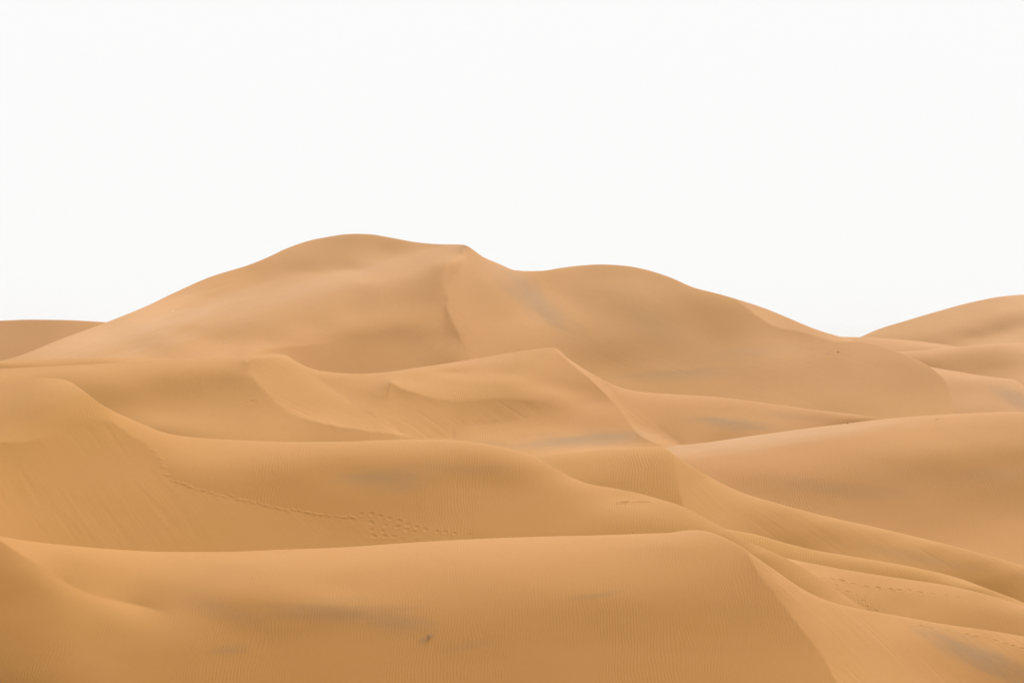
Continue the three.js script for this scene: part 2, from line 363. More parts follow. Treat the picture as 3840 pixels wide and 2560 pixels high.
dune('right_mid', {
  label: 'pale dune at the right edge with a grey streaked hollow, behind the tallest dune\'s sharp right end',
  x0: 3440, x1: 3930, dx: 4.5, rows: 60, dist: 430, seed: 5, rough: 0.02, ripple: 0.45,
  crest: [[3440, 1362], [3484, 1374], [3580, 1391], [3684, 1408], [3766, 1418], [3840, 1425], [3930, 1432]], hold: 10, depth: [[3440, 488], [3930, 492]], bottom: [[3440, 1640], [3930, 1640]],
  tones: [[3500, 1385, 220], [3560, 1395, 219], [3560, 1430, 206], [3620, 1402, 225], [3620, 1440, 202], [3620, 1480, 205], [3620, 1530, 205], [3700, 1420, 214], [3700, 1450, 205], [3700, 1490, 207], [3700, 1530, 203], [3800, 1428, 215], [3800, 1455, 211], [3800, 1480, 206], [3800, 1530, 207], [3600, 1560, 196], [3840, 1600, 208]],
  lags: [[3820, 1495, 110, 42, 0.45, 0.75]],
});
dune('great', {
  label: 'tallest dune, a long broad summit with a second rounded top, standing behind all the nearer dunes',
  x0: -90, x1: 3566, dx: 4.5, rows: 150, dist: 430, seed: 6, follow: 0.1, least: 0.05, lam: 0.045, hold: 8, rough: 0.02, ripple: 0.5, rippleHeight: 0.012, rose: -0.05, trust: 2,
  crest: [[-90, 1370], [0, 1352], [71, 1333], [219, 1274], [395, 1209], [548, 1147], [655, 1096], [787, 1038], [940, 990], [1010, 961], [1074, 931], [1170, 899], [1221, 889], [1294, 878], [1336, 876], [1387, 878], [1457, 889], [1571, 909], [1648, 915], [1737, 917], [1750, 921], [1814, 964], [1870, 988], [1935, 1013], [1980, 1016], [2029, 1015], [2110, 1003], [2178, 995], [2253, 991], [2335, 995], [2416, 1009], [2505, 1036], [2607, 1079], [2670, 1095], [2729, 1111], [2859, 1152], [2961, 1193], [3049, 1230], [3110, 1250], [3160, 1264], [3205, 1277], [3273, 1289], [3369, 1318], [3405, 1333], [3487, 1374], [3525, 1404], [3547, 1429], [3566, 1480]],
  depth: [[-90, 420], [395, 440], [1010, 472], [1336, 480], [1737, 468], [1935, 478], [2253, 478], [2607, 464], [3110, 442], [3273, 430], [3405, 415], [3566, 398]],
  bottom: [[-90, 1440], [700, 1410], [1350, 1460], [2075, 1430], [2500, 1520], [3000, 1570], [3300, 1620], [3566, 1640]],
  tones: [[50, 1345, 206], [219, 1285, 205], [219, 1320, 212], [400, 1220, 204], [400, 1280, 218], [400, 1330, 221], [600, 1140, 203], [600, 1180, 215], [600, 1230, 222], [600, 1290, 216], [600, 1335, 219], [787, 1050, 197], [787, 1100, 207], [787, 1150, 229], [787, 1180, 228], [787, 1220, 219], [787, 1262, 214], [787, 1290, 221], [1000, 975, 203], [1000, 1040, 210], [1000, 1085, 228], [1000, 1110, 234], [1000, 1140, 228], [1000, 1190, 215], [1000, 1245, 209], [1000, 1270, 210], [1000, 1290, 217], [1000, 1320, 216], [1170, 910, 210], [1170, 960, 210], [1170, 1010, 210], [1170, 1060, 234], [1170, 1090, 225], [1170, 1150, 211], [1170, 1210, 207], [1170, 1245, 211], [1170, 1290, 202], [1336, 885, 207], [1336, 930, 206], [1336, 980, 210], [1336, 1010, 213], [1336, 1030, 234], [1336, 1060, 217], [1336, 1110, 207], [1336, 1160, 204], [1336, 1200, 208], [1336, 1230, 197], [1336, 1262, 181], [1500, 900, 201], [1500, 945, 210], [1500, 975, 223], [1500, 1000, 234], [1500, 1030, 221], [1500, 1080, 206], [1500, 1140, 200], [1500, 1190, 201], [1500, 1230, 183], [1500, 1260, 180], [1650, 925, 214], [1650, 955, 231], [1650, 990, 216], [1650, 1040, 193], [1640, 1120, 187], [1650, 1200, 189], [1650, 1240, 184], [1700, 1000, 189], [1720, 930, 221]],
  regions: [
    { name: 'lower_hollow', trust: 1.5, blend: 4, poly: [[905, 1340], [960, 1318], [1010, 1307], [1080, 1300], [1200, 1290], [1336, 1268], [1500, 1258], [1690, 1252], [1730, 1280], [1800, 1450], [1800, 1600], [905, 1600]],
      tones: [[1000, 1330, 205], [1100, 1310, 192], [1200, 1300, 189], [1200, 1380, 184], [1336, 1272, 182], [1350, 1310, 185], [1350, 1370, 186], [1500, 1265, 180], [1500, 1300, 187], [1500, 1350, 188], [1650, 1262, 183], [1650, 1290, 189], [1650, 1330, 188], [1710, 1310, 198], [1750, 1380, 189], [1250, 1440, 192]] },
    { name: 'slip_face', lean: 0.45, leanFade: [1900, 2250], trust: 1.2, blend: 5, streak: [0.8, 0.6], relief: 0.22, jag: 6, poly: [[1742, 860], [1742, 930], [1735, 961], [1700, 1040], [1680, 1082], [1673, 1140], [1693, 1203], [1724, 1261], [1740, 1310], [1760, 1352], [1800, 1440], [1820, 1700], [4100, 1700], [4100, 860]],
      tones: [[1765, 965, 200], [1770, 1010, 197], [1715, 1080, 199], [1740, 1180, 198], [1800, 1280, 193], [1850, 1335, 192], [1820, 1080, 193], [1900, 1180, 195], [2000, 1270, 198], [2100, 1335, 191], [1850, 1010, 209], [1900, 1055, 204], [1980, 1120, 203], [2100, 1210, 202], [1880, 1100, 195], [2000, 1210, 211], [1960, 1030, 206], [2050, 1110, 208], [2150, 1180, 207], [2029, 1025, 197], [2029, 1050, 195], [2178, 1005, 204], [2178, 1060, 205], [2178, 1120, 203], [2250, 1000, 202], [2250, 1060, 203], [2300, 1250, 193], [2335, 1005, 200], [2335, 1060, 203], [2335, 1150, 193], [2400, 1250, 190], [2300, 1340, 182], [2300, 1410, 198], [2416, 1020, 200], [2416, 1080, 202], [2505, 1046, 199], [2505, 1100, 198], [2505, 1180, 191], [2505, 1280, 191], [2505, 1380, 197], [2505, 1450, 197], [2607, 1088, 198], [2607, 1130, 191], [2607, 1250, 193], [2607, 1350, 194], [2607, 1450, 197], [2729, 1122, 194], [2750, 1160, 187], [2729, 1250, 185], [2729, 1350, 197], [2729, 1450, 199], [2859, 1230, 196], [2859, 1300, 204], [2859, 1400, 199], [2859, 1500, 202], [2961, 1256, 196], [2961, 1300, 207], [2961, 1400, 198], [2961, 1500, 201], [3110, 1296, 200], [3110, 1350, 197], [3110, 1450, 199], [3110, 1540, 196], [3273, 1310, 201], [3273, 1400, 199], [3273, 1500, 200], [3405, 1350, 197], [3405, 1440, 194], [3405, 1520, 201], [3500, 1420, 195], [3500, 1500, 201]] },
    { name: 'crest_shoulder', trust: 2, blend: 4, poly: [[2760, 1100], [2770, 1131], [2835, 1180], [2893, 1219], [2940, 1233], [2995, 1240], [3060, 1260], [3131, 1281], [3205, 1279], [3205, 1240], [3050, 1200], [2860, 1120]],
      tones: [[2800, 1140, 204], [2859, 1158, 205], [2859, 1185, 209], [2930, 1190, 206], [2961, 1222, 207], [3040, 1240, 207], [3110, 1262, 210], [3160, 1272, 215]] },
  ],
  dents: [{ x: 688, y: 1155, r: 40, rx: 38, ry: 3, h: 0.12, a: -0.28 }],
  lags: [[420, 1250, 620, 110, -0.3, 1, 1], [1150, 1075, 420, 34, -0.28, 0.5, 1], [2010, 1130, 230, 62, 0.72, 0.75], [2420, 1190, 260, 120, 0.5, 0.3], [2560, 1400, 260, 26, -0.05, 0.5], [2750, 1330, 300, 40, -0.1, 0.25]],  // pale entries: pinkish sand streaks plus painted brightness of the lit slope and ridge
});
dune('left_band', {
  label: 'thin low sand ridge at the left edge between the tallest dune and the golden ridge before it',
  x0: -90, x1: 1020, dx: 6, rows: 24, dist: 330, seed: 7, rough: 0.012, ripple: 0.35,
  crest: [[-90, 1360], [0, 1355], [159, 1346], [329, 1341], [494, 1341], [631, 1344], [760, 1353], [1020, 1378]], depth: [[-90, 330], [1020, 332]], bottom: [[-90, 1430], [1020, 1430]],
  tones: [[50, 1358, 216], [50, 1375, 196], [200, 1352, 216], [200, 1366, 208], [400, 1347, 217], [400, 1359, 204], [600, 1348, 217], [600, 1400, 219], [900, 1390, 225]],
});
dune('mid', {
  label: 'long middle dune with a sharp pointed peak at its centre and streaked pale slip faces left of it',
  x0: -90, x1: 3560, dx: 4, rows: 110, dist: 250, seed: 8, rough: 0.02, ripple: 0.3,
  crest: [[-90, 1386], [0, 1382], [384, 1363], [620, 1347], [921, 1335], [1042, 1327], [1064, 1329], [1102, 1350], [1124, 1363], [1163, 1380], [1206, 1391], [1280, 1399], [1351, 1401], [1417, 1398], [1554, 1380], [1752, 1350], [1883, 1328], [1993, 1311], [2060, 1304], [2075, 1304], [2135, 1347], [2212, 1396], [2295, 1440], [2349, 1459], [2432, 1472], [2560, 1480], [2725, 1492], [2889, 1514], [3054, 1536], [3218, 1555], [3328, 1570], [3560, 1604]],
  hold: 10, depth: [[-90, 268], [620, 274], [1280, 284], [1700, 292], [2075, 292], [2600, 284], [3328, 270], [3560, 266]],
  bottom: [[-90, 1480], [300, 1540], [600, 1690], [1300, 1730], [1700, 1720], [2100, 1780], [2500, 1760], [2700, 1720], [3300, 1640], [3560, 1660]],
  tones: [[50, 1392, 223], [50, 1430, 212], [300, 1375, 221], [300, 1410, 208], [300, 1470, 195], [450, 1430, 205], [450, 1460, 192], [450, 1495, 187], [450, 1530, 193], [620, 1355, 219], [620, 1390, 206], [620, 1430, 190], [620, 1480, 190], [620, 1530, 203], [620, 1575, 218], [620, 1620, 198], [850, 1345, 215], [850, 1385, 205], [850, 1420, 192], [850, 1470, 199], [850, 1530, 207], [850, 1580, 212], [850, 1630, 210], [1000, 1530, 202], [1000, 1580, 206], [1000, 1640, 204], [1200, 1612, 198], [1200, 1645, 195], [1400, 1635, 195], [1280, 1406, 212], [1280, 1420, 203], [1350, 1408, 209], [1350, 1440, 209], [1420, 1406, 214], [1420, 1425, 214], [1554, 1390, 215], [1554, 1410, 205], [1554, 1440, 215], [1554, 1462, 209], [1700, 1370, 217], [1700, 1392, 200], [1700, 1404, 225], [1700, 1430, 211], [1700, 1460, 213], [1700, 1485, 208], [1900, 1335, 220], [1900, 1370, 211], [1900, 1398, 208], [1900, 1415, 219], [1900, 1440, 205], [1900, 1475, 195], [2050, 1315, 207], [2050, 1370, 202], [2050, 1430, 197], [2070, 1466, 213], [2060, 1500, 192], [2150, 1410, 196], [2150, 1455, 190], [2150, 1497, 202], [2200, 1470, 191], [2200, 1508, 196], [2270, 1500, 192], [2260, 1522, 210], [2300, 1540, 204], [1720, 1620, 207], [1800, 1612, 206], [1800, 1650, 212], [1950, 1600, 201], [1950, 1650, 209], [1950, 1690, 212], [2100, 1570, 193], [2100, 1600, 203], [2100, 1640, 209], [2100, 1680, 217], [2250, 1580, 197], [2250, 1640, 210], [2250, 1675, 221], [2380, 1650, 213], [2400, 1672, 218], [2480, 1680, 222]],
  regions: [
    { name: 'slip_face', lean: 0.3, trust: 1.2, blend: 4, streak: [0.75, 0.66], relief: 0.35, jag: 4, poly: [[924, 1362], [960, 1344], [1020, 1338], [1058, 1340], [1206, 1429], [1280, 1478], [1390, 1550], [1527, 1632], [1600, 1642], [1499, 1629], [1362, 1613], [1280, 1602], [1206, 1588], [1086, 1550], [1031, 1511], [965, 1440], [927, 1391], [918, 1356]],
      tones: [[960, 1360, 195], [1000, 1420, 207], [1040, 1350, 207], [1080, 1390, 203], [1060, 1500, 203], [1150, 1450, 202], [1150, 1540, 208], [1200, 1440, 210], [1250, 1520, 209], [1250, 1590, 222], [1300, 1500, 213], [1400, 1590, 210], [1500, 1625, 219]] },
    { name: 'slip_face', lean: 0.5, trust: 1.3, blend: 4, streak: [0.75, 0.66], relief: 0.55, jag: 3, poly: [[1206, 1424], [1330, 1462], [1362, 1475], [1400, 1486], [1430, 1488], [1455, 1480], [1462, 1460], [1469, 1434], [1516, 1459], [1609, 1490], [1719, 1506], [1860, 1492], [2000, 1502], [2120, 1530], [2000, 1560], [1965, 1571], [1883, 1585], [1820, 1593], [1774, 1594], [1740, 1588], [1700, 1604], [1690, 1645], [1560, 1640], [1527, 1632], [1390, 1550], [1280, 1478]],
      tones: [[1300, 1475, 204], [1400, 1500, 204], [1400, 1540, 208], [1475, 1460, 189], [1480, 1490, 194], [1500, 1535, 199], [1500, 1590, 204], [1600, 1510, 193], [1600, 1600, 198], [1660, 1630, 198], [1700, 1520, 192], [1700, 1575, 196], [1850, 1512, 185], [1850, 1560, 189], [2000, 1518, 181], [2000, 1545, 188], [2080, 1532, 186]] },
    { name: 'slip_face', lean: 0.5, trust: 1.3, blend: 3, streak: [0.7, 0.7], relief: 0.13, poly: [[2073, 1296], [2135, 1340], [2212, 1390], [2260, 1420], [2300, 1462], [2340, 1498], [2400, 1545], [2480, 1608], [2560, 1668], [2480, 1666], [2430, 1650], [2393, 1628], [2355, 1577], [2322, 1533], [2267, 1473], [2212, 1418], [2140, 1360]],
      tones: [[2120, 1345, 216], [2200, 1400, 212], [2280, 1470, 210], [2350, 1540, 201], [2400, 1590, 202], [2450, 1630, 218], [2520, 1655, 211]] },
    { name: 'lee_flank', blend: 4, poly: [[2255, 1400], [2258, 1420], [2300, 1464], [2340, 1500], [2400, 1547], [2480, 1610], [2560, 1670], [2600, 1900], [3700, 1900], [3700, 1400]],
      tones: [[2300, 1448, 207], [2349, 1470, 211], [2349, 1490, 205], [2432, 1482, 209], [2432, 1510, 204], [2432, 1555, 203], [2500, 1600, 207], [2560, 1492, 212], [2560, 1520, 208], [2560, 1580, 203], [2560, 1640, 201], [2725, 1502, 209], [2725, 1530, 201], [2725, 1570, 206], [2725, 1620, 192], [2889, 1524, 207], [2889, 1550, 205], [2889, 1590, 204], [3054, 1545, 206], [3054, 1562, 195], [3054, 1585, 201], [3218, 1562, 205], [3218, 1577, 179], [3400, 1600, 194], [2700, 1750, 188]] },
  ],
  dents: [{ x: 945, y: 1503, r: 20, rx: 20, ry: 4, h: 0.08, a: -0.1 }],
  lags: [[2190, 1648, 290, 34, -0.06, 0.95], [1850, 1672, 130, 26, 0.05, 0.35], [2740, 1588, 175, 24, 0.12, 0.9], [2950, 1558, 120, 14, 0.15, 0.35]],
});
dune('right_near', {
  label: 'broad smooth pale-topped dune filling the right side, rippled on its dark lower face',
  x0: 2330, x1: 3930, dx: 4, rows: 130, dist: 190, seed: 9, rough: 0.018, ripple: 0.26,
  crest: [[2330, 1755], [2420, 1708], [2500, 1679], [2541, 1669], [2560, 1668], [2642, 1660], [2779, 1640], [2999, 1610], [3163, 1589], [3328, 1570], [3492, 1557], [3657, 1548], [3794, 1544], [3840, 1547], [3930, 1556]],
  hold: 10, depth: [[2330, 212], [2800, 214], [3328, 218], [3840, 212], [3930, 210]],
  bottom: [[2330, 1900], [2560, 1860], [2944, 2000], [3400, 2080], [3930, 2230]],
  tones: [[2560, 1675, 219], [2560, 1710, 221], [2560, 1735, 211], [2700, 1657, 216], [2700, 1690, 212], [2700, 1750, 207], [2700, 1790, 199], [2900, 1630, 213], [2900, 1660, 211], [2900, 1710, 210], [2900, 1770, 202], [2900, 1830, 193], [2900, 1870, 196], [3163, 1594, 215], [3163, 1620, 212], [3163, 1680, 207], [3163, 1740, 200], [3163, 1800, 192], [3163, 1850, 190], [3163, 1910, 194], [3492, 1563, 218], [3492, 1600, 211], [3492, 1670, 207], [3492, 1720, 191], [3492, 1770, 186], [3492, 1830, 189], [3492, 1900, 192], [3492, 1980, 195], [3800, 1552, 212], [3800, 1600, 203], [3800, 1660, 200], [3800, 1710, 186], [3800, 1760, 190], [3800, 1830, 186], [3800, 1900, 190], [3800, 1970, 201], [3800, 2060, 206], [3650, 2000, 200], [3600, 2040, 204], [2450, 1800, 226]],
  dents: [{ x: 3525, y: 1573, r: 18, rx: 18, ry: 4, h: 0.1, a: -0.08 }],
  lags: [[2800, 1655, 620, 42, -0.12, 1, 1], [3150, 1835, 260, 36, 0.1, 0.3], [3740, 1780, 160, 40, 0, 0.22]],  // the pale entry paints the lit crest lighter in its colour
});
dune('right_hook', {
  label: 'golden dune with a short flat top left and a long crest curving down to the right edge',
  x0: 1900, x1: 3930, dx: 4, rows: 110, dist: 140, seed: 10, rose: -0.2, rough: 0.018, ripple: 0.2,
  crest: [[1900, 1730], [2004, 1709], [2157, 1695], [2322, 1680], [2440, 1676], [2470, 1676], [2503, 1684], [2530, 1704], [2560, 1727], [2642, 1777], [2779, 1845], [2944, 1895], [3108, 1938], [3273, 1974], [3437, 2013], [3602, 2054], [3739, 2092], [3840, 2122], [3930, 2150]],
  depth: [[1900, 152], [2470, 152], [2560, 150], [2779, 141], [3108, 128], [3437, 117], [3840, 105], [3930, 103]],
  bottom: [[1900, 1860], [2200, 1900], [2560, 1990], [2720, 2050], [3218, 2150], [3600, 2240], [3930, 2380]],
  tones: [[2100, 1707, 217], [2100, 1735, 210], [2250, 1692, 215], [2250, 1730, 208], [2250, 1790, 198], [2250, 1820, 191], [2400, 1685, 215], [2400, 1720, 202], [2400, 1780, 194], [2400, 1850, 191], [2485, 1690, 207], [2490, 1740, 195], [2490, 1800, 189], [2490, 1890, 186], [2000, 1800, 214], [2560, 1950, 190]],
  regions: [{ name: 'slip_face', lean: 0.55, leanFade: [2640, 2900], trust: 1.5, blend: 4, streak: [0.72, 0.7], relief: 0.12, jag: 3, poly: [[2498, 1600], [2500, 1682], [2522, 1706], [2530, 1731], [2536, 1771], [2552, 1854], [2562, 1910], [2600, 2200], [4100, 2600], [4100, 1600]],
    tones: [[2545, 1725, 203], [2560, 1780, 199], [2580, 1870, 201], [2620, 1790, 199], [2650, 1840, 201], [2650, 1800, 207], [2700, 1900, 199], [2720, 1830, 207], [2750, 1960, 199], [2800, 1865, 210], [2800, 1900, 201], [2800, 1960, 194], [2944, 1902, 208], [2944, 1930, 197], [2944, 1990, 191], [2944, 2030, 182], [3108, 1945, 212], [3108, 1970, 199], [3108, 2015, 188], [3108, 2060, 190], [3300, 1988, 211], [3300, 2015, 199], [3300, 2060, 196], [3300, 2100, 197], [3500, 2035, 213], [3500, 2060, 197], [3500, 2100, 194], [3500, 2140, 193], [3700, 2087, 206], [3700, 2115, 192], [3700, 2160, 186], [3700, 2200, 171], [3840, 2130, 210], [3840, 2150, 194], [3840, 2220, 184]] }],
  lags: [[3420, 2085, 260, 26, 0.2, 0.35]],
});
dune('rim', {
  label: 'narrow golden rim of rippled sand sloping down right, with a straight pale tongue of sand below it',
  x0: 2650, x1: 3930, dx: 4, rows: 44, dist: 110, seed: 11, rose: -0.35, rough: 0.015, ripple: 0.17, rippleHeight: 0.012,
  crest: [[2650, 1966], [2716, 1982], [2834, 2004], [2944, 2035], [3054, 2062], [3218, 2090], [3383, 2118], [3520, 2147], [3602, 2169], [3712, 2210], [3794, 2240], [3840, 2259], [3930, 2298]],
  hold: 10, depth: [[2650, 119], [3054, 118], [3930, 115]],
  bottom: [[2650, 2080], [2944, 2140], [3383, 2215], [3712, 2265], [3930, 2380]],
  tones: [[2800, 2005, 209], [2900, 2030, 206], [2900, 2060, 199], [3000, 2058, 206], [3000, 2085, 200], [3100, 2110, 195], [3218, 2097, 212], [3218, 2120, 197], [3383, 2127, 210], [3383, 2150, 195], [3520, 2157, 209], [3520, 2180, 197], [3650, 2197, 214], [3650, 2212, 190], [3780, 2242, 208], [3200, 2170, 186], [3840, 2320, 205]],
});
const stepRng = rng(77);
const step = (x, y, rx, ry, h, id, a = 0.15) => { const k = 0.75 + 0.5 * stepRng(), j = () => (stepRng() - 0.5) * 5; return { x: x + j(), y: y + j() * 0.6, r: rx * 1.3, rx: rx * k, ry: ry * (0.8 + 0.4 * stepRng()), h: h * (0.6 + 0.7 * stepRng()), id, a: a + (stepRng() - 0.5) * 0.5 }; };
const TONGUE_STEPS = [[3126, 2172], [3158, 2178], [3200, 2189], [3250, 2198], [3296, 2204], [3340, 2210], [3374, 2212], [3410, 2215], [3452, 2223], [3500, 2228], [3548, 2234], [3595, 2241], [3076, 2156], [3096, 2170], [3140, 2196], [3180, 2218], [3212, 2234], [3240, 2254], [3256, 2276], [3284, 2290]];
dune('tongue', {
  label: 'pale straight tongue of sand crossed by two lines of footprints, right of the foreground dune\'s top',
  x0: 2860, x1: 3930, dx: 3, rows: 80, dist: 100, seed: 12, rough: 0.015, ripple: 0.16,
  crest: [[2860, 2075], [2944, 2092], [3054, 2114], [3218, 2144], [3383, 2169], [3547, 2194], [3657, 2218], [3766, 2248], [3840, 2273], [3930, 2308]],
  hold: 10, depth: [[2860, 114], [3100, 112], [3930, 104]],
  bottom: [[2860, 2180], [3100, 2290], [3218, 2330], [3547, 2380], [3930, 2450]],
  tones: [[2920, 2110, 220], [2960, 2170, 185], [3050, 2230, 189], [3120, 2255, 188], [2990, 2110, 219], [3054, 2122, 213], [3054, 2150, 221], [3150, 2140, 212], [3150, 2190, 212], [3218, 2152, 213], [3218, 2180, 208], [3218, 2240, 204], [3383, 2177, 213], [3383, 2205, 211], [3383, 2240, 201], [3383, 2300, 202], [3547, 2202, 215], [3547, 2230, 211], [3547, 2270, 203], [3547, 2320, 197], [3712, 2237, 210], [3712, 2260, 208], [3712, 2300, 196], [3712, 2350, 191], [3840, 2282, 216], [3840, 2310, 202], [3840, 2370, 192]],
  dents: TONGUE_STEPS.map(([x, y], i) => (i < 12 ? step(x, y, 14 - (i > 8 ? 4 : 0), 5, i > 8 ? 0.02 : 0.04, i + 1, 0.3) : step(x, y, 11, 5, 0.022, i + 1, 0.5))),
});
const CRATERS = [[1356, 1926], [1392, 1929], [1425, 1936], [1462, 1943], [1497, 1952], [1526, 1967], [1559, 1976], [1594, 1984], [1640, 1993], [1671, 1996], [1706, 2001], [1759, 2006], [1389, 1960], [1444, 1970], [1489, 1975], [1521, 1987], [1554, 1996], [1392, 1987], [1433, 1993], [1403, 2009], [1442, 2009], [1477, 2013], [1508, 2023], [1563, 2028]];
const TRAIL = [[578, 1690], [596, 1720], [612, 1752], [628, 1780], [642, 1801], [664, 1806], [690, 1814], [714, 1826], [738, 1836], [764, 1838], [790, 1848], [816, 1855], [842, 1862], [868, 1861], [894, 1873], [918, 1878], [944, 1884], [970, 1889], [996, 1895], [1022, 1902], [1048, 1907], [1074, 1914], [1100, 1913], [1126, 1915], [1152, 1921], [1178, 1925], [1204, 1931], [1232, 1934], [1262, 1936], [1292, 1940], [1322, 1940]];
dune('left_near', {
  label: 'big dune at left whose rounded crest falls right in a long ridge, crossed by a line of footprints',
  x0: -90, x1: 3300, dx: 3, rows: 200, dist: 112, seed: 13, rough: 0.018, ripple: 0.16, rippleHeight: 0.009,
  crest: [[-90, 1460], [0, 1444], [82, 1429], [165, 1418], [219, 1420], [258, 1431], [302, 1459], [384, 1520], [466, 1561], [548, 1596], [603, 1618], [685, 1635], [768, 1643], [932, 1652], [1097, 1657], [1280, 1656], [1417, 1651], [1554, 1648], [1691, 1650], [1774, 1658], [1856, 1671], [1938, 1690], [2004, 1712], [2048, 1740], [2103, 1768], [2157, 1796], [2212, 1815], [2295, 1829], [2377, 1845], [2459, 1867], [2560, 1899], [2631, 1936], [2719, 1983], [2807, 2030], [2944, 2091], [3000, 2121], [3064, 2162], [3140, 2213], [3220, 2266], [3300, 2310]],
  hold: 20, meets: ['tongue', 2560, 2860], rose: -0.12, depth: [[-90, 124], [384, 122], [1280, 120], [2004, 119], [2637, 111], [2800, 107], [2944, 103], [3064, 100], [3300, 95]],
  bottom: [[-90, 2090], [500, 2130], [1280, 2110], [2300, 2060], [2600, 2050], [2850, 2170], [3100, 2310], [3300, 2360]],
  tones: [[60, 1448, 232], [60, 1480, 229], [60, 1540, 219], [60, 1600, 214], [60, 1640, 208], [165, 1440, 223], [165, 1500, 213], [165, 1560, 201], [165, 1620, 194], [300, 1480, 202], [300, 1540, 192], [300, 1585, 184], [370, 1530, 196], [430, 1555, 206], [500, 1590, 206], [560, 1640, 203], [600, 1680, 198], [640, 1640, 208], [700, 1690, 209], [700, 1740, 199], [700, 1790, 187], [768, 1655, 212], [900, 1662, 215], [900, 1700, 212], [900, 1740, 201], [900, 1800, 187], [900, 1850, 182], [1100, 1668, 216], [1100, 1700, 210], [1100, 1740, 196], [1100, 1800, 181], [1100, 1880, 182], [1280, 1667, 214], [1280, 1700, 203], [1280, 1750, 186], [1280, 1800, 189], [1280, 1900, 184], [1554, 1660, 216], [1554, 1690, 207], [1554, 1730, 193], [1554, 1780, 187], [1554, 1850, 185], [1554, 1940, 188], [1554, 2030, 195], [1800, 1672, 210], [1800, 1700, 200], [1800, 1740, 187], [1800, 1790, 184], [1800, 1850, 192], [1800, 1950, 194], [1800, 2010, 193], [2004, 1724, 208], [2004, 1760, 193], [2004, 1810, 187], [2004, 1880, 190], [2004, 1960, 190], [2157, 1808, 211], [2157, 1840, 200], [2157, 1900, 195], [2157, 1980, 194], [2350, 1850, 207], [2350, 1880, 218], [2350, 1940, 202], [2350, 2000, 188], [2560, 1910, 205], [2560, 1940, 201], [2560, 1985, 191], [2719, 1995, 202], [2719, 2020, 189], [2850, 2068, 201], [2850, 2090, 188], [2960, 2112, 200], [2960, 2160, 192], [3064, 2180, 203], [3064, 2230, 192], [3150, 2255, 206], [3140, 2228, 208], [3200, 2265, 205]],
  regions: [{ name: 'slip_face', lean: 0.35, trust: 1.5, blend: 4, streak: [0.62, 0.78], relief: 0.12, jag: 5, poly: [[-200, 1662], [0, 1659], [110, 1654], [219, 1626], [302, 1599], [373, 1577], [405, 1574], [440, 1596], [490, 1632], [545, 1665], [590, 1700], [618, 1750], [640, 1800], [750, 1842], [880, 1868], [1097, 1914], [1280, 1940], [1500, 1985], [1780, 2040], [1780, 2300], [-200, 2300]],
    tones: [[-60, 1700, 201], [50, 1690, 188], [50, 1800, 190], [50, 1950, 193], [200, 1680, 186], [200, 1800, 189], [200, 1950, 190], [200, 2030, 189], [400, 1620, 186], [400, 1750, 190], [400, 1900, 188], [400, 2040, 187], [600, 1800, 190], [600, 1950, 186], [600, 2050, 188], [800, 1900, 188], [800, 2050, 187], [1100, 1960, 188], [1100, 2040, 191], [1400, 2010, 189], [1700, 2060, 197]] }],
  dents: [
    ...TRAIL.map(([x, y], i) => step(x, y, 17, 5, -0.024, i + 1, 0.2)), ...CRATERS.map(([x, y], i) => step(x, y, 13, 8, 0.016, 40 + i, 0.1)),
    { x: 2342, y: 1884, r: 40, rx: 26, ry: 4, h: 0.05, a: -0.12 }, { x: 2400, y: 1884, r: 60, rx: 50, ry: 4, h: 0.03, a: -0.03 },
  ],
  lags: [[1430, 1795, 190, 52, 0, 0.6], [1700, 1760, 260, 26, 0.02, 0.2]],
});
const TAIL_STEPS = [[3456, 2346], [3492, 2355], [3552, 2366], [3627, 2380], [3665, 2387], [3699, 2395], [3735, 2404], [3771, 2413], [3805, 2422], [3835, 2430]];
